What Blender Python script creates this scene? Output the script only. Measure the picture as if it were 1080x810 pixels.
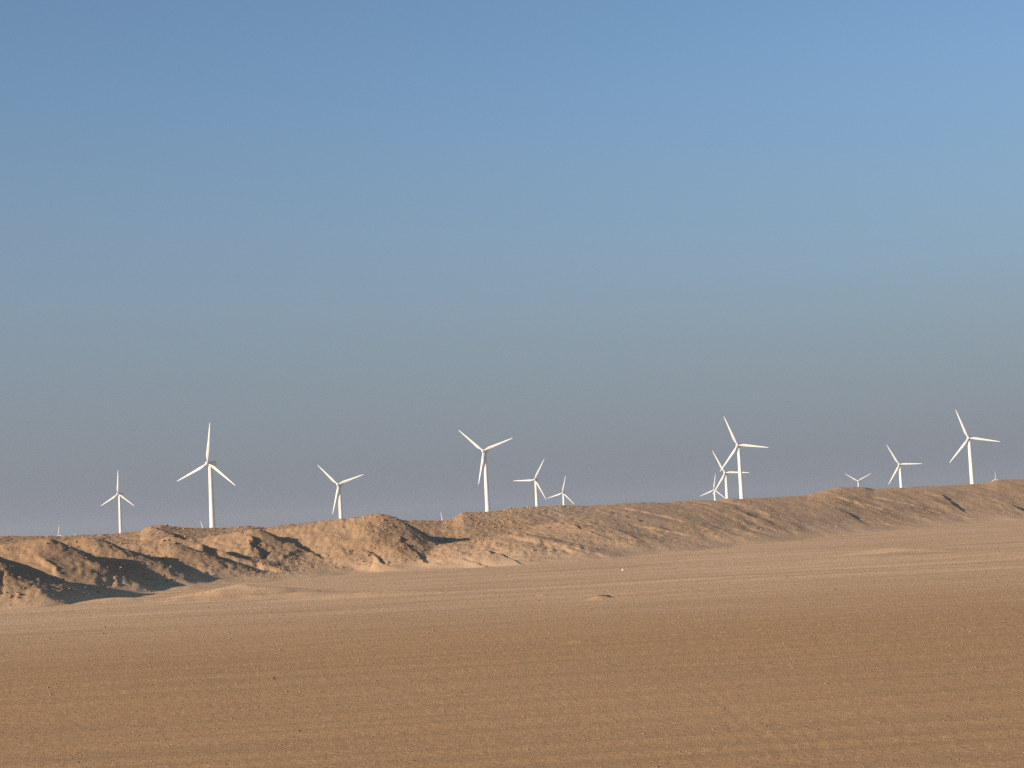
import bpy, math, random
import numpy as np
from mathutils import Matrix, Vector

# ------------------------------------------------------------------ scene, camera, light
for o in list(bpy.data.objects):
    bpy.data.objects.remove(o)
S = bpy.context.scene
COL = S.collection
R = math.radians
F = 1713.0                 # focal length in photo pixels (1080 wide)
EYE = 3.2
ROLL = 3.02
PITCH = math.degrees(math.atan(141.5 * math.cos(R(ROLL)) / F))

cam_d = bpy.data.cameras.new('camera')
cam = bpy.data.objects.new('camera', cam_d)
COL.objects.link(cam)
cam_d.sensor_fit = 'HORIZONTAL'
cam_d.sensor_width = 36.0
cam_d.lens = 36.0 * F / 1080.0
cam_d.clip_start = 0.1
cam_d.clip_end = 40000
cam.matrix_world = (Matrix.Translation((0, 0, EYE)) @ Matrix.Rotation(R(90 + PITCH), 4, 'X')
                    @ Matrix.Rotation(R(-ROLL), 4, 'Z'))
S.camera = cam
S.render.resolution_x = 1024
S.render.resolution_y = 768

SUN_EL = 16.5
SUN_AZ = 55.0              # degrees to the left of straight behind the camera
sx, sy, sz = (-math.sin(R(SUN_AZ)) * math.cos(R(SUN_EL)), -math.cos(R(SUN_AZ)) * math.cos(R(SUN_EL)), math.sin(R(SUN_EL)))
sun_d = bpy.data.lights.new('sun', 'SUN')
sun_d.energy = 4.8
sun_d.angle = R(0.6)
sun_d.color = (1.0, 0.84, 0.66)
sun = bpy.data.objects.new('sun', sun_d)
COL.objects.link(sun)
sun.rotation_euler = Vector((sx, sy, sz)).to_track_quat('Z', 'Y').to_euler()
sun.location = (-200, -100, 100)

W = bpy.data.worlds.new('World')
S.world = W
W.use_nodes = True
nt = W.node_tree
bg = nt.nodes['Background']
sky = nt.nodes.new('ShaderNodeTexSky')
sky.sky_type = 'NISHITA'
sky.sun_disc = False
sky.sun_elevation = R(SUN_EL)
sky.sun_rotation = math.atan2(sx, sy)
sky.altitude = 0
sky.air_density = 1.0
sky.dust_density = 1.0
sky.ozone_density = 2.0
bg.inputs['Strength'].default_value = 0.10
# dusty air low over the desert: the sky greys towards the horizon, all the way round
SKY_GAIN = (0.67, 0.86, 0.97)
VEIL = (1.50, 1.63, 1.93)
g_ = nt.nodes.new('ShaderNodeNewGeometry')
sp = nt.nodes.new('ShaderNodeSeparateXYZ'); nt.links.new(g_.outputs['Incoming'], sp.inputs[0])
neg = nt.nodes.new('ShaderNodeMath'); neg.operation = 'MULTIPLY'; neg.inputs[1].default_value = -1.0
nt.links.new(sp.outputs['Z'], neg.inputs[0])
cr = nt.nodes.new('ShaderNodeValToRGB')
e = cr.color_ramp; e.interpolation = 'B_SPLINE'
e.elements[0].position = 0.0; e.elements[0].color = (1, 1, 1, 1)
e.elements[1].position = 0.75; e.elements[1].color = (0, 0, 0, 1)
for p_, v_ in ((0.05, .93), (0.14, .66), (0.27, .16)):
    q_ = e.elements.new(p_); q_.color = (v_, v_, v_, 1)
nt.links.new(neg.outputs[0], cr.inputs['Fac'])
gm = nt.nodes.new('ShaderNodeMix'); gm.data_type = 'RGBA'; gm.blend_type = 'MULTIPLY'; gm.inputs[0].default_value = 1
nt.links.new(sky.outputs['Color'], gm.inputs[6]); gm.inputs[7].default_value = (*SKY_GAIN, 1)
vm = nt.nodes.new('ShaderNodeMix'); vm.data_type = 'RGBA'
nt.links.new(cr.outputs['Color'], vm.inputs[0]); nt.links.new(gm.outputs[2], vm.inputs[6]); vm.inputs[7].default_value = (*VEIL, 1)
nt.links.new(vm.outputs[2], bg.inputs['Color'])

S.view_settings.view_transform = 'Standard'
S.view_settings.look = 'None'
S.view_settings.gamma = 1
S.view_settings.use_curve_mapping = False
S.view_settings.exposure = 0.6
S.render.engine = 'CYCLES'
S.cycles.use_denoising = False
S.cycles.use_adaptive_sampling = False

# ------------------------------------------------------------------ pixel <-> world helpers
_r, _p = R(ROLL), R(PITCH)
def ray(x, y):
    dx, dy = (x - 540.0) / F, (405.0 - y) / F
    ux = dx * math.cos(_r) + dy * math.sin(_r)
    uy = -dx * math.sin(_r) + dy * math.cos(_r)
    return (ux, math.cos(_p) - uy * math.sin(_p), math.sin(_p) + uy * math.cos(_p))
def at(x, y, D):
    """world point on the sight line of a photo pixel at depth D"""
    a, b, c = ray(x, y)
    k = D / b
    return (a * k, D, EYE + c * k)
def on_ground(x, y):
    a, b, c = ray(x, y)
    k = -EYE / c
    return (a * k, b * k, 0.0)

# ------------------------------------------------------------------ noise
def _h(ix, iy, seed):
    n = (ix.astype(np.int64) * 374761393 + iy.astype(np.int64) * 668265263 + seed * 974634541) & 0xffffffff
    n = ((n ^ (n >> 13)) * 1274126177) & 0xffffffff
    return ((n ^ (n >> 16)) & 0xffff) / 65535.0
def noise(x, y, seed=0):
    ix, iy = np.floor(x), np.floor(y)
    fx, fy = x - ix, y - iy
    def g(a, b):
        th = _h(ix + a, iy + b, seed) * 2 * np.pi
        return np.cos(th) * (fx - a) + np.sin(th) * (fy - b)
    u = fx ** 3 * (fx * (fx * 6 - 15) + 10)
    v = fy ** 3 * (fy * (fy * 6 - 15) + 10)
    return ((g(0, 0) * (1 - u) + g(1, 0) * u) * (1 - v) + (g(0, 1) * (1 - u) + g(1, 1) * u) * v) * 1.5
def fbm(x, y, octs=4, seed=0, gain=0.5):
    t, a = 0, 1.0
    for k in range(octs):
        t = t + a * noise(x * 2 ** k + 17.3 * k, y * 2 ** k - 9.1 * k, seed + k)
        a *= gain
    return t
def sstep(a, b, x):
    t = np.clip((x - a) / (b - a), 0, 1)
    return t * t * (3 - 2 * t)

# ------------------------------------------------------------------ terrain heights
def plain_height(X, Y):
    r = np.sqrt(X * X + Y * Y)
    z = 0.05 * fbm(X / 16.0, Y / 7.0, 2, 11) * sstep(5, 40, r)
    z = z + 0.028 * fbm(X / 16.0, Y / 0.9 - X / 14.0, 2, 21)
    z = z + 0.004 * fbm(X / 0.35, Y / 0.3, 2, 31)
    for (px, py, wx, wy, hh) in LOW_MOUNDS:
        cx, cy, _ = on_ground(px, py)
        d2 = np.sqrt(((X - cx) / wx) ** 2 + ((Y - cy) / wy) ** 2)
        d2 = d2 + 0.10 * fbm(X / 1.6, Y / 1.6, 2, 41)
        z = z + hh * np.clip(1 - d2, 0, 1) ** 1.3
    # wheel ruts
    for pts, depth, wid in RUTS:
        w = [on_ground(*p) for p in pts]
        best = np.full(X.shape, 1e9)
        for a, b in zip(w[:-1], w[1:]):
            ax, ay = a[0], a[1]
            bx, by = b[0] - ax, b[1] - ay
            t = np.clip(((X - ax) * bx + (Y - ay) * by) / (bx * bx + by * by), 0, 1)
            best = np.minimum(best, np.hypot(X - ax - t * bx, Y - ay - t * by))
        q = best / wid
        z = z - depth * np.exp(-q * q) + 0.5 * depth * np.exp(-((q - 1.7) / 0.6) ** 2)
    return z

LOW_MOUNDS = [(255, 628, 4.8, 5.0, 0.60), (318, 628, 3.0, 2.0, 0.18), (385, 630, 5.5, 0.9, 0.26),
              (948, 583, 4.0, 4.5, 0.34), (900, 589, 5.0, 4.0, 0.12), (1060, 585, 6.0, 5.0, 0.14),
              (632, 632, 0.62, 0.7, 0.16), (572, 628, 0.25, 0.3, 0.08), (610, 678, 0.5, 0.35, 0.09),
              (560, 675, 0.8, 0.3, 0.05), (120, 634, 3.0, 2.0, 0.2)]
RUTS = [([(735, 722), (775, 752), (815, 780), (826, 800), (820, 815)], 0.003, 0.08),
        ([(852, 772), (868, 790), (862, 812)], 0.003, 0.07),
        ([(640, 705), (800, 676), (960, 655), (1090, 640)], 0.0052, 0.220),
        ([(560, 742), (760, 712), (960, 690), (1090, 678)], 0.0045, 0.200),
        ([(600, 800), (760, 770), (960, 745), (1100, 735)], 0.0030, 0.120),
        ([(-20, 770), (180, 752), (400, 722), (540, 700)], 0.0030, 0.120),
        ([(700, 655), (820, 648), (960, 632), (1090, 622)], 0.0075, 0.300),
        ([(-20, 692), (220, 690), (420, 672), (540, 664)], 0.0037, 0.200)]

# crest of the bank: photo x, photo y of the crest, depth of the crest, depth of the toe
CREST = [(-420, 588, 112, 84), (-250, 577, 114, 85), (-100, 570, 118, 86), (0, 566, 122, 88), (60, 566, 124, 90), (120, 563.5, 126, 92),
         (148, 561, 128, 93), (158, 555.5, 128, 94), (170, 553.5, 128, 95), (186, 556, 129, 96), (205, 557.5, 130, 97),
         (240, 557, 130, 99), (262, 555, 131, 101), (280, 557, 131, 103), (297, 553.8, 131, 105), (340, 550, 131, 108),
         (358, 547.5, 131, 110), (372, 549.5, 131, 110), (384, 546, 131, 110), (405, 545, 131, 113), (430, 549.5, 132, 117),
         (448, 549, 133, 119), (465, 549.5, 135, 119), (477, 547, 137, 119), (488, 540.5, 139, 118), (512, 540.5, 141, 115),
         (540, 536.5, 143, 111), (567, 534.2, 145, 108), (594, 533, 147, 109), (621, 533.5, 150, 111), (649, 532, 154, 114),
         (670, 531, 157, 117), (719, 530, 165, 123), (746, 528.5, 169, 127), (779, 526.5, 174, 132), (810, 525.3, 180, 138),
         (851, 522.5, 188, 146), (872, 517.5, 192, 150), (886, 514.8, 194, 153), (913, 514.4, 199, 158), (922, 516.5, 200, 160),
         (973, 514, 210, 170), (1022, 511, 219, 180), (1040, 509.5, 222, 183), (1052, 506.5, 224, 185), (1080, 505.3, 229, 190),
         (1200, 500, 248, 208), (1330, 492, 262, 222), (1500, 486, 280, 240)]
_cs = []
for (x, y, D, T) in CREST:
    wx, wy, wz = at(x, y, D)
    _cs.append((wx / wy, D, T, wz))
_cs = np.array(_cs)
_sg = np.linspace(_cs[0, 0], _cs[-1, 0], 800)
def _smooth(col, sig):
    v = np.interp(_sg, _cs[:, 0], _cs[:, col])
    k = np.exp(-0.5 * (np.arange(-3 * sig, 3 * sig + 1) / sig) ** 2); k /= k.sum()
    return np.convolve(np.pad(v, 3 * sig, mode='edge'), k, mode='valid')
_Dg, _Tg, _Zg = _smooth(1, 25), _smooth(2, 25), _smooth(3, 40)
def crest_at(s): return np.interp(s, _sg, _Dg)
def toe_at(s): return np.interp(s, _sg, _Tg)

# spoil heaps: photo x, y of the tip, depth, slope left, right, front, back
HEAPS = [(-150, 574, 84, .15, .44, .45, .40), (-42, 575, 87, .12, .43, .48, .40), (47, 568, 98, .10, .46, .40, .34), (97, 566.5, 103, .12, .42, .50, .34),
         (180, 567.0, 110, .12, .40, .34, .25), (272, 558, 117, .12, .50, .42, .25), (403, 541.8, 122, .09, .54, .40, .34),
         (466, 556.0, 133, .26, .42, .40, .30), (545, 563, 120, .10, .26, .24, .2), (600, 550, 132, .10, .24, .22, .2),
         (655, 541, 147, .10, .20, .20, .2)]
HW = [at(x, y, D) + (sl, sr, sf, sb) for (x, y, D, sl, sr, sf, sb) in HEAPS]

def bank_core(X, Y):
    wx = 0.35 * fbm(X / 4.5, Y / 4.5, 3, 51)
    wy = 0.6 * fbm(X / 4.5, Y / 4.5, 3, 61)
    A, B = X + wx, Y + wy
    s = X / Y
    D = crest_at(s)
    T = toe_at(s) + 1.2 * fbm(X / 6, Y / 9, 3, 55)
    t = (B - T) / (D - T)
    up = sstep(0.35, 1.0, t)
    Z = np.interp(s, _sg, _Zg) * (1 - up) + np.interp(s, _cs[:, 0], _cs[:, 3]) * up
    tc = np.clip(t, 0, 1)
    prof = np.where(t < 0, t * 0.25, 0.55 * tc + 0.45 * sstep(0, 1, tc))
    z = Z * prof - np.clip((Y - D - 3.0) * 0.16, 0, 9)
    for (cx, cy, cz, sl, sr, sf, sb) in HW:
        dx, dy = A - cx, B - cy
        ax = np.where(dx > 0, dx * sr, dx * sl)
        ay = np.where(dy > 0, dy * sb, dy * sf)
        c = cz - (np.sqrt(ax * ax + ay * ay + 0.0016) - 0.04)
        m = np.maximum(z, c)
        k = 0.2
        z = m + np.maximum(k - np.abs(z - c), 0) ** 2 / (4 * k) * 0.6
    return z

# erosion edges and dozer cuts running down the face: photo start, photo end, step height, run-up on the lit side
SCARPS = [(180, 570, 296, 602, .32, 2.0), (150, 560, 205, 572, .2, 2.0), (262, 566, 274, 592, .3, 1.0), (100, 600, 160, 616, .2, 1.2), (30, 590, 62, 606, .2, 1.0),
          (310, 575, 345, 592, .22, 1.2), (385, 583, 410, 597, .22, 1.0), (418, 566, 462, 596, .12, 1.2), (490, 590, 545, 602, .10, 1.5),
          (535, 565, 612, 584, .10, 2.5), (560, 568, 640, 588, .08, 2.5), (510, 580, 590, 599, .10, 1.6), (590, 552, 650, 570, .10, 2.5), (645, 540, 702, 560, .08, 3.0),
          (672, 556, 735, 566, .10, 3.0), (655, 536, 728, 552, .09, 3.0), (760, 535, 812, 553, .14, 3.0), (852, 530, 905, 549, .30, 4.0),
          (880, 524, 940, 540, .14, 4.0), (915, 524, 990, 541, .14, 4.0), (950, 520, 1000, 530, .10, 3.5), (992, 526, 1012, 540, .30, 3.0), (1031, 524, 1074, 539, .55, 3.0),
          (1075, 512, 1130, 530, .2, 4.0)]
def on_bank(x, y):
    a, b, c = ray(x, y)
    Ds = np.arange(72, 262, 0.1)
    X = Ds * a / b; Zr = EYE + Ds * c / b
    hit = np.nonzero(bank_core(X, Ds) >= Zr)[0]
    D = Ds[hit[0]] if len(hit) else 150.0
    return (D * a / b, D)
SW = [on_bank(a, b) + on_bank(c, d) + (h, l) for (a, b, c, d, h, l) in SCARPS]

def bank_height(X, Y):
    z = bank_core(X, Y)
    hi = sstep(-0.1, 0.9, z)
    wob = 0.5 * fbm(X / 1.8, Y / 2.5, 3, 111)
    for (x0, y0, x1, y1, h, lw) in SW:
        ux, uy = x1 - x0, y1 - y0
        Ln = math.hypot(ux, uy)
        if Ln < 0.5: continue
        ux, uy = ux / Ln, uy / Ln
        t = ((X - x0) * ux + (Y - y0) * uy) / Ln
        nx, ny = (uy, -ux) if uy < 0 else (uy, -ux)
        if nx - ny < 0: nx, ny = -nx, -ny       # to the right and towards the road
        d = (X - x0) * nx + (Y - y0) * ny + wob
        win = sstep(-0.12, 0.12, t) * (1 - sstep(0.8, 1.15, t))
        w = h / 0.75
        lw = lw * (2.4 if x0 > -6 else 1.0)
        p = np.where(d < 0, np.exp(np.clip(d / lw, -30, 0)), 1 - 1.25 * sstep(0, w, d) + 0.25 * sstep(w, w + 1.5, d))
        z = z + h * win * p
    rill = 1 - np.abs(noise(X / 0.9 + Y / 5.0 + wob, Y / 6.0, 71)) * 2
    z = z - 0.05 * hi * (1 - 0.6 * sstep(0, 20, X)) * np.clip(rill, 0, 1) ** 3 * (0.6 + fbm(X / 5, Y / 5, 2, 75))
    z = z + hi * 0.17 * sstep(-6, 8, X) * (0.5 - np.abs(fbm(X / 4.2 + Y / 16 + 0.4 * wob, Y / 40, 2, 121))) * sstep(-.5, .3, fbm(X / 14, Y / 30, 2, 125))
    z = z + hi * (0.05 * (1 - 0.6 * sstep(-8, 12, X)) * fbm(X / 1.9, Y / 2.2, 3, 81) + (0.02 + 0.035 * sstep(-.2, .5, fbm(X / 7, Y / 7, 2, 93)) * (1 - 0.6 * sstep(0, 30, X))) * fbm(X / 0.5, Y / 0.5, 2, 91))
    z = z + 0.05 * hi * (1 - 0.65 * sstep(-15, 25, X)) * fbm(X / 0.34, Y / 0.34, 1, 95)
    return z

# ------------------------------------------------------------------ mesh helpers
def make_mesh(name, verts, faces):
    me = bpy.data.meshes.new(name)
    verts = np.asarray(verts, dtype=np.float32)
    faces = np.asarray(faces, dtype=np.int32)
    n, k = faces.shape
    me.vertices.add(len(verts)); me.vertices.foreach_set('co', verts.ravel())
    me.loops.add(n * k); me.loops.foreach_set('vertex_index', faces.ravel())
    me.polygons.add(n)
    me.polygons.foreach_set('loop_start', np.arange(0, n * k, k, dtype=np.int32))
    me.polygons.foreach_set('loop_total', np.full(n, k, dtype=np.int32))
    me.update(calc_edges=True)
    me.validate()
    return me
def link(name, me, mat=None, parent=None, smooth=True):
    o = bpy.data.objects.new(name, me)
    COL.objects.link(o)
    if mat: me.materials.append(mat)
    if smooth:
        me.polygons.foreach_set('use_smooth', np.ones(len(me.polygons), dtype=bool))
    if parent: o.parent = parent
    return o
def tag(o, label=None, cat=None, group=None, kind=None):
    if label: o['label'] = label
    if cat: o['category'] = cat
    if group: o['group'] = group
    if kind: o['kind'] = kind
def grid_faces(nr, nc, wrap=False):
    i = np.arange(nr - 1)[:, None] * nc
    j = np.arange(nc if wrap else nc - 1)[None, :]
    j2 = (j + 1) % nc
    return np.stack([i + j, i + j2, i + nc + j2, i + nc + j], -1).reshape(-1, 4)

# ------------------------------------------------------------------ materials
def new_mat(name):
    m = bpy.data.materials.new(name)
    m.use_nodes = True
    return m, m.node_tree, m.node_tree.nodes['Principled BSDF']
def sand_material(name, base, dark, pale, gravel, bump, streaks, near=None, foot=None):
    m, t, b = new_mat(name)
    N, L = t.nodes.new, t.links.new
    geo = N('ShaderNodeNewGeometry')
    def nz(scale, detail, vec=None, rough=0.55):
        n = N('ShaderNodeTexNoise'); n.inputs['Scale'].default_value = scale
        n.inputs['Detail'].default_value = detail; n.inputs['Roughness'].default_value = rough
        L(vec if vec else geo.outputs['Position'], n.inputs['Vector']); return n.outputs['Fac']
    def ramp(f, a, b_, ca=0.0, cb=1.0):
        r = N('ShaderNodeMapRange'); r.inputs['From Min'].default_value = a; r.inputs['From Max'].default_value = b_
        r.inputs['To Min'].default_value = ca; r.inputs['To Max'].default_value = cb; L(f, r.inputs['Value']); return r.outputs['Result']
    def mix(f, c1, c2):
        x = N('ShaderNodeMix'); x.data_type = 'RGBA'
        L(f, x.inputs[0])
        for k, c in ((6, c1), (7, c2)):
            if isinstance(c, tuple): x.inputs[k].default_value = (*c, 1)
            else: L(c, x.inputs[k])
        return x.outputs[2]
    # sweep direction of the wind and the wheels
    mp = N('ShaderNodeMapping'); mp.inputs['Rotation'].default_value = (0, 0, R(-6)); mp.inputs['Scale'].default_value = (0.045, 0.55, 1)
    L(geo.outputs['Position'], mp.inputs['Vector'])
    mp2 = N('ShaderNodeMapping'); mp2.inputs['Rotation'].default_value = (0, 0, R(4)); mp2.inputs['Scale'].default_value = (0.06, 1.5, 1)
    L(geo.outputs['Position'], mp2.inputs['Vector'])
    patch = ramp(nz(0.055, 4), 0.38, 0.62)
    c = mix(patch, base, pale)
    if near:        # redder fine sand on the swept ground beside the road, paler gravel further out
        sp = N('ShaderNodeSeparateXYZ'); L(geo.outputs['Position'], sp.inputs[0])
        ad = N('ShaderNodeMath'); ad.operation = 'MULTIPLY_ADD'; ad.inputs[1].default_value = 30.0
        L(nz(1.0, 4, mp.outputs['Vector']), ad.inputs[0]); L(sp.outputs['Y'], ad.inputs[2])
        c = mix(ramp(ad.outputs[0], 57, 83), mix(patch, near[0], near[1]), c)
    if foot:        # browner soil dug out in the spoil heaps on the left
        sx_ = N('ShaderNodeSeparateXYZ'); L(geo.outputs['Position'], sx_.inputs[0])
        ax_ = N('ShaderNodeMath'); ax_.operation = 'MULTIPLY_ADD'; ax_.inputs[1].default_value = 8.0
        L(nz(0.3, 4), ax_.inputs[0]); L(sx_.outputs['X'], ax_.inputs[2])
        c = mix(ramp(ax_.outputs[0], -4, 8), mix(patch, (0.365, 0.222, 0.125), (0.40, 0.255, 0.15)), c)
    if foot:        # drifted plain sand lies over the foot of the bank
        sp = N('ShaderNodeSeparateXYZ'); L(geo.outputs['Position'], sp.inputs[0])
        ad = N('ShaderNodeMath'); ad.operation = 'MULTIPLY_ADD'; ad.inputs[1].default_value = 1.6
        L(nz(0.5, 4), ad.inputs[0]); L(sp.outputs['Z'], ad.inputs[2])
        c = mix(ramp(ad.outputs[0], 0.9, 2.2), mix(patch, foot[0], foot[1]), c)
    st = ramp(nz(1.0, 5, mp.outputs['Vector']), 0.42, 0.66, 0, streaks)
    c = mix(st, c, dark)
    st2 = ramp(nz(1.0, 2, mp2.outputs['Vector']), 0.52, 0.75, 0, streaks * 0.7)
    c = mix(st2, c, dark)
    # gravel: small pale and dark stones
    g = nz(9.0, 6, None, 0.75)
    c = mix(ramp(g, 0.54, 0.66, 0, gravel), c, tuple(v * 0.45 for v in dark))
    c = mix(ramp(g, 0.44, 0.34, 0, gravel), c, tuple(min(1, v * 1.25) for v in pale))
    L(c, b.inputs['Base Color'])
    b.inputs['Roughness'].default_value = 0.95
    b.inputs['Specular IOR Level'].default_value = 0.1
    bn = nz(7.0, 6, None, 0.8)
    bp = N('ShaderNodeBump'); bp.inputs['Strength'].default_value = bump; bp.inputs['Distance'].default_value = 0.06
    L(bn, bp.inputs['Height']); L(bp.outputs['Normal'], b.inputs['Normal'])
    return m

M_PLAIN = sand_material('desert_sand', (0.60, 0.385, 0.224), (0.40, 0.235, 0.115), (0.62, 0.41, 0.248), 0.45, 0.8, 0.65, near=((0.43, 0.246, 0.115), (0.45, 0.264, 0.13)))
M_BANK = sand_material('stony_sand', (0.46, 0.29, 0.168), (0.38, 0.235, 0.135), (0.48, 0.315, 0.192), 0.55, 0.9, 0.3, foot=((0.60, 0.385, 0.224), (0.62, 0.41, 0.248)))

def paint_material(name, col, rough):
    m, t, b = new_mat(name)
    N, L = t.nodes.new, t.links.new
    tc = N('ShaderNodeTexCoord')
    n = N('ShaderNodeTexNoise'); n.inputs['Scale'].default_value = 0.35; n.inputs['Detail'].default_value = 6
    L(tc.outputs['Object'], n.inputs['Vector'])
    x = N('ShaderNodeMix'); x.data_type = 'RGBA'
    x.inputs[6].default_value = (*col, 1); x.inputs[7].default_value = (col[0] * .86, col[1] * .83, col[2] * .77, 1)
    r = N('ShaderNodeMapRange'); r.inputs['From Min'].default_value = .45; r.inputs['From Max'].default_value = .75
    L(n.outputs['Fac'], r.inputs['Value']); L(r.outputs['Result'], x.inputs[0]); L(x.outputs[2], b.inputs['Base Color'])
    b.inputs['Roughness'].default_value = rough
    return m
M_WHITE = paint_material('white_turbine_paint', (0.70, 0.695, 0.68), 0.5)
M_BLADE = paint_material('white_gelcoat', (0.58, 0.575, 0.56), 0.5)
M_GREY = paint_material('grey_door_paint', (0.35, 0.36, 0.37), 0.5)
M_CONC = paint_material('concrete', (0.42, 0.39, 0.34), 0.9)

# ------------------------------------------------------------------ ground
az_f = np.linspace(-23, 23, 760)
az = R(1) * np.concatenate([np.linspace(-180, -24, 60)[:-1], az_f, np.linspace(24, 180, 60)[1:-1]])
rad = [2.0]
while rad[-1] < 8000:
    r0 = rad[-1]
    rad.append(r0 * (1.06 if r0 < 14 else 1.006 if r0 < 130 else 1.02 if r0 < 400 else 1.12))
rad = np.array(rad); rad[-1] = 8000
RR, AA = np.meshgrid(rad, az, indexing='ij')
GX, GY = RR * np.sin(AA), RR * np.cos(AA)
GZ = plain_height(GX, GY)
far = sstep(250, 500, RR)
GZ = GZ * (1 - far)
# the plain lies a little deeper under the bank so that the bank's own surface is the one seen
v = np.stack([GX, GY, GZ], -1).reshape(-1, 3)
f = grid_faces(len(rad), len(az), wrap=True)
# close the middle with a ring to one centre point
cidx = len(v)
v = np.vstack([v, [[0, 0, 0]]])
nc = len(az)
cen = np.stack([np.full(nc, cidx), (np.arange(nc) + 1) % nc, np.arange(nc), np.arange(nc)], -1)
me = make_mesh('ground', v, f[:, ::-1])
import bmesh
bmx = bmesh.new(); bmx.from_mesh(me); bmx.verts.ensure_lookup_table()
for k in range(nc):
    try: bmx.faces.new((bmx.verts[cidx], bmx.verts[(k + 1) % nc], bmx.verts[k]))
    except ValueError: pass
bmesh.ops.recalc_face_normals(bmx, faces=bmx.faces[:])
bmx.to_mesh(me); bmx.free()
ground = link('ground', me, M_PLAIN)
tag(ground, kind='structure')

# ------------------------------------------------------------------ sand bank
saz = R(1) * np.arange(-25, 25.001, 0.05)
brows = [66.0]
while brows[-1] < 300:
    brows.append(brows[-1] + (0.20 if brows[-1] < 150 else 0.30 if brows[-1] < 250 else 1.2))
brows = np.array(brows)
BY, BS = np.meshgrid(brows, np.tan(saz), indexing='ij')
BX = BY * BS
BZ = bank_height(BX, BY)
keep = BZ > -0.12
f = grid_faces(len(brows), len(saz))
kf = keep.ravel()[f].any(axis=1)
f = f[kf]
used = np.unique(f)
remap = np.full(BZ.size, -1, dtype=np.int64); remap[used] = np.arange(len(used))
bv = np.stack([BX, BY, np.maximum(BZ, -0.5)], -1).reshape(-1, 3)[used]
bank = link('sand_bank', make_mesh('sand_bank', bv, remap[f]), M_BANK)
tag(bank, kind='structure')

# ------------------------------------------------------------------ stones (uncountable) and a few single ones
rng = np.random.default_rng(7)
ICO_V = None
def ico(sub):
    b = bmesh.new(); bmesh.ops.create_icosphere(b, subdivisions=sub, radius=1)
    b.verts.ensure_lookup_table()
    vv = np.array([p.co[:] for p in b.verts]); ff = np.array([[q.index for q in p.verts] for p in b.faces])
    b.free(); return vv, ff
def stones_mesh(name, X, Y, Z, size, mat):
    vv, ff = ico(1)
    n = len(X)
    base = vv[None] * (1 + rng.uniform(-.28, .28, (n, len(vv), 1)))
    th = rng.uniform(0, 2 * np.pi, n)
    sc = np.stack([rng.uniform(.8, 1.4, n), rng.uniform(.7, 1.1, n), rng.uniform(.45, .85, n)], -1) * size[:, None]
    p = base * sc[:, None, :]
    c, s_ = np.cos(th)[:, None], np.sin(th)[:, None]
    q = np.stack([p[..., 0] * c - p[..., 1] * s_, p[..., 0] * s_ + p[..., 1] * c, p[..., 2]], -1)
    q += np.stack([X, Y, Z], -1)[:, None, :]
    faces = (ff[None] + (np.arange(n) * len(vv))[:, None, None]).reshape(-1, 3)
    return link(name, make_mesh(name, q.reshape(-1, 3), faces), mat, smooth=False)
def stone_material(name, c1, c2):
    m, t, b = new_mat(name)
    N, L = t.nodes.new, t.links.new
    g = N('ShaderNodeNewGeometry')
    n = N('ShaderNodeTexNoise'); n.inputs['Scale'].default_value = 2.3; n.inputs['Detail'].default_value = 5
    L(g.outputs['Position'], n.inputs['Vector'])
    r = N('ShaderNodeMapRange'); r.inputs['From Min'].default_value = .35; r.inputs['From Max'].default_value = .65
    L(n.outputs['Fac'], r.inputs['Value'])
    x = N('ShaderNodeMix'); x.data_type = 'RGBA'
    x.inputs[6].default_value = (*c1, 1); x.inputs[7].default_value = (*c2, 1)
    L(r.outputs['Result'], x.inputs[0]); L(x.outputs[2], b.inputs['Base Color'])
    b.inputs['Roughness'].default_value = .9
    return m
M_STONE = stone_material('desert_stone', (0.37, 0.235, 0.138), (0.25, 0.16, 0.098))
M_PEBBLE = stone_material('desert_pebble', (0.30, 0.19, 0.11), (0.17, 0.105, 0.06))
M_PALE = stone_material('pale_stone', (0.66, 0.60, 0.52), (0.58, 0.52, 0.44))
M_DARK = stone_material('dark_stone', (0.10, 0.07, 0.05), (0.15, 0.10, 0.07))

# pebbles on the plain, spread evenly over what the picture sees of it
n = 9000
dd = rng.uniform(33, 275, n)
py = EYE * F / dd
ps = np.tan(R(1) * rng.uniform(-21, 21, n))
px = py * ps
size = np.clip(rng.lognormal(-4.2, 0.4, n), 0.008, 0.04) * np.clip(py / 45, 0.5, 1.5)
peb = stones_mesh('pebbles', px, py, plain_height(px, py) + size * 0.1, size, M_PEBBLE)
tag(peb, 'small pebbles strewn over the sandy plain', 'pebbles', kind='stuff')
# rubble on the bank
n = 34000
rs = np.tan(R(1) * np.where(rng.random(n) < .65, rng.uniform(-22, 0, n), rng.uniform(-2, 22, n)))
Tt = toe_at(rs); Dd = crest_at(rs)
ry = Tt - 8 + (Dd - Tt + 9) * rng.random(n)
rx = ry * rs
rz = bank_height(rx, ry)
ok = (rz > 0.05)
clump = fbm(rx / 6, ry / 6, 2, 101)
ok &= rng.random(n) < (0.45 + 0.7 * clump) * (1 - 0.7 * sstep(0, 14, rx)) * sstep(-.1, .9, rz)
rx, ry, rz = rx[ok], ry[ok], rz[ok]
size = np.clip(rng.lognormal(-3.3, 0.5, len(rx)), 0.02, 0.13)
rub = stones_mesh('rubble', rx, ry, rz + size * 0.15, size, M_STONE)
tag(rub, 'loose rubble and clods covering the face of the sand bank', 'rubble', kind='stuff')

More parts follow.
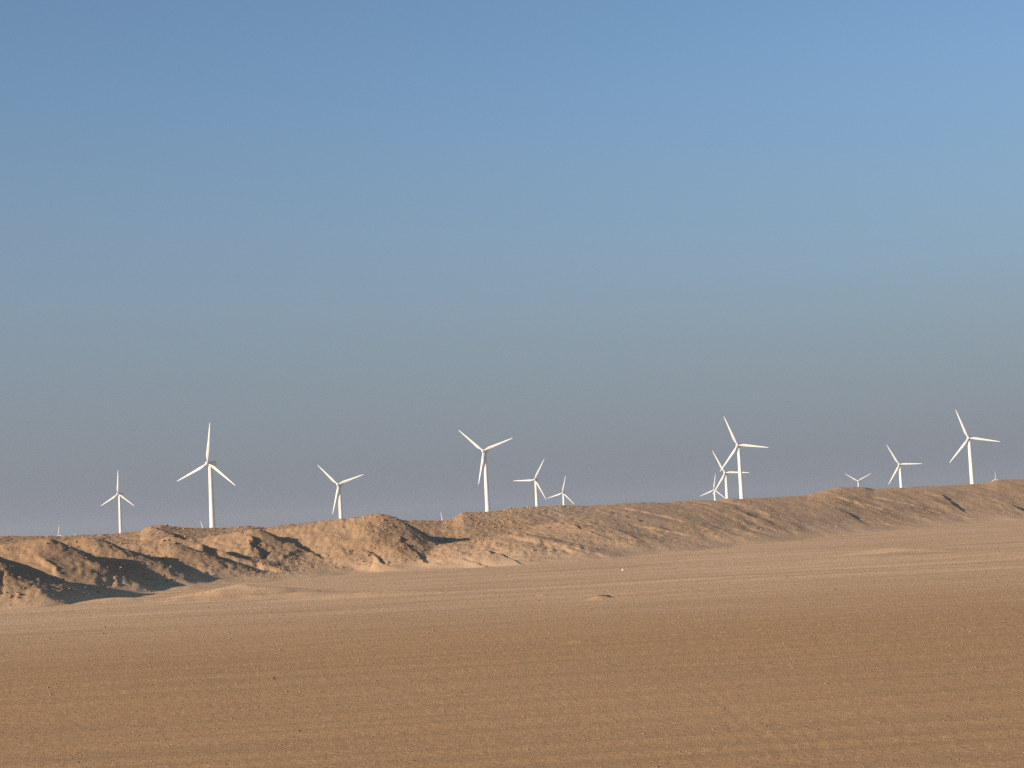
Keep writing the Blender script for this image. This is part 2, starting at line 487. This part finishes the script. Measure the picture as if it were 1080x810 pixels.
def rock(px, py, w, h, mat, label, seed):
    g = on_ground(px, py)
    vv, ff = ico(2)
    rg = np.random.default_rng(seed)
    nz = 1 + 0.22 * fbm(vv[:, 0] * 1.4 + seed, vv[:, 1] * 1.4 + vv[:, 2], 2, seed)
    p = vv * nz[:, None] * np.array([w / 2, w * .36, h * .75])
    o = link('rock', make_mesh('rock', p, ff), mat, smooth=False)
    z = float(plain_height(np.array([g[0]]), np.array([g[1]]))[0])
    o.location = (g[0], g[1], z + h * .22)
    o.rotation_euler = (0, 0, rg.uniform(-.4, .4))
    tag(o, label, 'rock', 'single rocks lying on the plain')
rock(288, 717.5, .09, .06, M_DARK, 'tiny dark rock alone on the brown sand in the foreground', 3)
rock(657, 602, .13, .11, M_PALE, 'bright pale rock on the plain below the long bank', 5)
rock(636, 630.5, .62, .12, M_DARK, 'flat dark brown rock half buried in its own small hump of sand', 8)

# ------------------------------------------------------------------ wind turbines
def loft(rings, close=True):
    n = len(rings[0]); v = np.vstack(rings)
    f = grid_faces(len(rings), n, wrap=True)
    v = list(map(tuple, v)); a = len(v)
    v.append(tuple(np.mean(rings[0], axis=0))); v.append(tuple(np.mean(rings[-1], axis=0)))
    f = [tuple(q) for q in f]
    for k in range(n):
        f.append((a, (k + 1) % n, k))
        f.append((a + 1, len(v) - 2 - n + k, len(v) - 2 - n + (k + 1) % n))
    me = bpy.data.meshes.new('part'); me.from_pydata(v, [], f)
    b = bmesh.new(); b.from_mesh(me); bmesh.ops.recalc_face_normals(b, faces=b.faces[:]); b.to_mesh(me); b.free()
    return me
def circle(r, z, n=28):
    a = np.linspace(0, 2 * np.pi, n, endpoint=False)
    return np.stack([r * np.cos(a), r * np.sin(a), np.full(n, z)], -1)
TOWER = 50.0
def tower_mesh():
    rings = []
    for z in np.linspace(0, TOWER - 1.5, 13):
        rings.append(circle(1.75 + (1.12 - 1.75) * z / TOWER, z))
        if 0 < z < TOWER - 2:       # flange joint every section
            pass
    return loft(rings)
def ycircle(rx, rz, y, n=24, zc=0.0, sq=2.0):
    a = np.linspace(0, 2 * np.pi, n, endpoint=False)
    c, s_ = np.cos(a), np.sin(a)
    return np.stack([rx * np.sign(c) * np.abs(c) ** (2 / sq), np.full(n, y), zc + rz * np.sign(s_) * np.abs(s_) ** (2 / sq)], -1)
def nacelle_mesh():                 # rounded box, front at y=-1.6, tail at y=+5.4
    return loft([ycircle(.85, .95, -1.75, sq=3), ycircle(1.15, 1.3, -1.3, sq=4), ycircle(1.35, 1.5, 0.2, sq=5),
                 ycircle(1.35, 1.5, 3.2, sq=5), ycircle(1.22, 1.28, 5.0, zc=.12, sq=5), ycircle(1.0, 1.0, 5.6, zc=.2, sq=4)])
def hub_mesh():                     # spinner nose
    return loft([ycircle(1.15, 1.15, -1.8), ycircle(1.3, 1.3, -2.3), ycircle(1.3, 1.3, -3.3), ycircle(1.1, 1.1, -4.0),
                 ycircle(.72, .72, -4.5), ycircle(.25, .25, -4.78)])
HUBY = -2.8
BL = 26.0
def blade_mesh():                   # along +Z from the hub centre, chord along X, faces the wind (-Y)
    rings = []
    for z, ch, th, tw in [(.9, 1.25, 1.25, 0), (2.0, 1.25, 1.2, 0), (3.2, 1.75, .95, 16), (4.8, 2.45, .72, 14), (6.5, 2.5, .58, 11),
                          (10, 2.1, .42, 7), (14, 1.7, .3, 4), (18, 1.32, .21, 2), (22, .95, .14, 0), (24.6, .62, .09, -1), (25.7, .3, .05, -1), (26, .1, .03, -1)]:
        n = 16
        a = np.linspace(0, 2 * np.pi, n, endpoint=False)
        xx = np.cos(a) * .5; yy = np.sin(a) * .5
        if z > 3:
            ch *= .82; xx = xx * ch - ch * .18; yy = yy * th * (1 + .5 * np.cos(a + np.pi))
        else:
            xx = xx * ch; yy = yy * th
        t = R(tw); x2 = xx * math.cos(t) - yy * math.sin(t); y2 = xx * math.sin(t) + yy * math.cos(t)
        rings.append(np.stack([x2, y2 - 0.02 * z * (z / 26), np.full(n, z)], -1))
    return loft(rings)
ME_T, ME_N, ME_H, ME_B = tower_mesh(), nacelle_mesh(), hub_mesh(), blade_mesh()
for m_, n_ in ((ME_T, 'tower'), (ME_N, 'nacelle'), (ME_H, 'hub'), (ME_B, 'blade')): m_.name = n_
def box_mesh(x0, x1, y0, y1, z0, z1):
    b = bmesh.new(); bmesh.ops.create_cube(b, size=1)
    for p in b.verts: p.co = ((x0 + x1) / 2 + p.co.x * (x1 - x0), (y0 + y1) / 2 + p.co.y * (y1 - y0), (z0 + z1) / 2 + p.co.z * (z1 - z0))
    bmesh.ops.bevel(b, geom=b.edges[:], offset=.02, segments=2, affect='EDGES')
    me = bpy.data.meshes.new('part'); b.to_mesh(me); b.free(); return me

proto = bpy.data.objects.new('wind_turbine', None); COL.objects.link(proto)
proto.empty_display_size = 4
P_T = link('tower', ME_T, M_WHITE, proto)
P_N = link('nacelle', ME_N, M_WHITE, proto)
P_H = link('hub', ME_H, M_WHITE, proto)
P_B = [link('blade', ME_B, M_BLADE if k == 0 else None, proto) for k in range(3)]
def copy_tree(o, parent=None):
    c = o.copy(); COL.objects.link(c)
    if parent: c.parent = parent
    return c
# photo px of the hub, blade length in px, image angles of the blades, yaw
TURB = [
 (124.3, 521.0, 25.5, (91, 207, 331), 24, 'mid-sized white wind turbine with one blade straight up, leftmost of the full turbines'),
 (219.0, 488.5, 43.0, (86, 204, 328), 24, 'tallest white wind turbine on the left, behind the small dark-edged hump on the bank'),
 (356.5, 511.0, 32.0, (140, 18, 259), 20, 'white wind turbine in a Y pose just left of the pointed heap'),
 (509.8, 475.5, 36.0, (141, 24, 259), 20, 'large white wind turbine in a Y pose where the long bank begins'),
 (563.8, 506.0, 25.0, (57, 185, 305), 24, 'white wind turbine with one blade level to the left, beside a smaller one'),
 (593.3, 519.8, 18.8, (80, 197, 317), 24, 'small white wind turbine just right of the one with a level left blade'),
 (777.8, 469.5, 34.0, (114, 357, 234), 24, 'tallest wind turbine of the overlapping cluster of three'),
 (764.5, 498.5, 27.0, (119, 0, 240), 24, 'middle-sized wind turbine of the overlapping cluster, between the other two'),
 (753.0, 516.5, 17.5, (85, 200, 325), 24, 'smallest wind turbine of the overlapping cluster of three, at its left'),
 (905.0, 507.3, 16.0, (150, 29, 270), 20, 'far wind turbine showing only two spread blades and a stub of tower above the bank'),
 (948.3, 489.8, 24.5, (119, 4, 241), 24, 'white wind turbine between the two-bladed stub and the tall one on the right'),
 (1021.3, 462.0, 33.0, (112, 354, 231), 24, 'tall white wind turbine farthest right of the full turbines'),
 (1050.0, 505.0, 8.0, (92, 212, 332), 24, 'very distant turbine top peeping over the bank at the far right'),
 (62.0, 563.8, 10.0, (91, 211, 331), 24, 'very distant turbine at the far left, a single upright blade above the bank'),
 (83.0, 569.5, 9.0, (128, 248, 8), 24, 'very distant turbine at the far left, only a speck of blade tip showing'),
 (215.5, 560.0, 12.0, (117, 237, 357), 24, 'far turbine behind the tallest left turbine, only a slanting blade tip showing'),
 (467.2, 551.6, 12.0, (103, 223, 343), 24, 'far turbine with only a blade tip showing in the dip right of the pointed heap'),
]
used_proto = False
for (hx, hy, L, angs, yaw, label) in TURB:
    D = BL * F / L
    th = R(-yaw)
    hub = Vector(at(hx, hy, D))
    # phase of the rotor in its own plane from the three image angles
    acc = 0j
    for a in angs:
        a = R(a - ROLL)
        w = math.atan2(math.sin(a), math.cos(a) / math.cos(R(yaw)))
        acc += complex(math.cos(3 * w), math.sin(3 * w))
    phase = math.atan2(acc.imag, acc.real) / 3
    off = Matrix.Rotation(th, 3, 'Z') @ Vector((0, HUBY, 0))
    if not used_proto:
        r_, t_, n_, h_, bl = proto, P_T, P_N, P_H, P_B
        used_proto = True
    else:
        r_ = copy_tree(proto); t_ = copy_tree(P_T, r_); n_ = copy_tree(P_N, r_); h_ = copy_tree(P_H, r_)
        bl = [copy_tree(b_, r_) for b_ in P_B]
    r_.location = (hub.x - off.x, hub.y - off.y, 0)
    r_.rotation_euler = (0, 0, th)
    t_.scale = (1.1, 1.1, (hub.z - 1.3) / (TOWER - 1.5))
    n_.location = (0, 0, hub.z); h_.location = (0, 0, hub.z)
    for k, b_ in enumerate(bl):
        w = phase + k * 2 * math.pi / 3
        b_.location = (0, HUBY, hub.z)
        # image angle w: direction (cos w, sin w) in local X/Z
        b_.rotation_euler = (0, math.pi / 2 - w, 0)
    tag(r_, label, 'wind turbine', 'wind turbines standing behind the sand bank')

# ------------------------------------------------------------------ air
HAZE = 6e-5
if HAZE:
    me = box_mesh(-8300, 8300, -8300, 8300, -1.5, 90)
    m = bpy.data.materials.new('desert_haze'); m.use_nodes = True
    t = m.node_tree; t.nodes.clear()
    out = t.nodes.new('ShaderNodeOutputMaterial'); vo = t.nodes.new('ShaderNodeVolumePrincipled')
    vo.inputs['Color'].default_value = (0.78, 0.80, 0.84, 1)
    vo.inputs['Density'].default_value = HAZE
    vo.inputs['Anisotropy'].default_value = 0.2
    t.links.new(vo.outputs['Volume'], out.inputs['Volume'])
    hz = link('haze', me, m, smooth=False)
    tag(hz, 'thin dusty haze in the air over the desert', 'haze', kind='stuff')
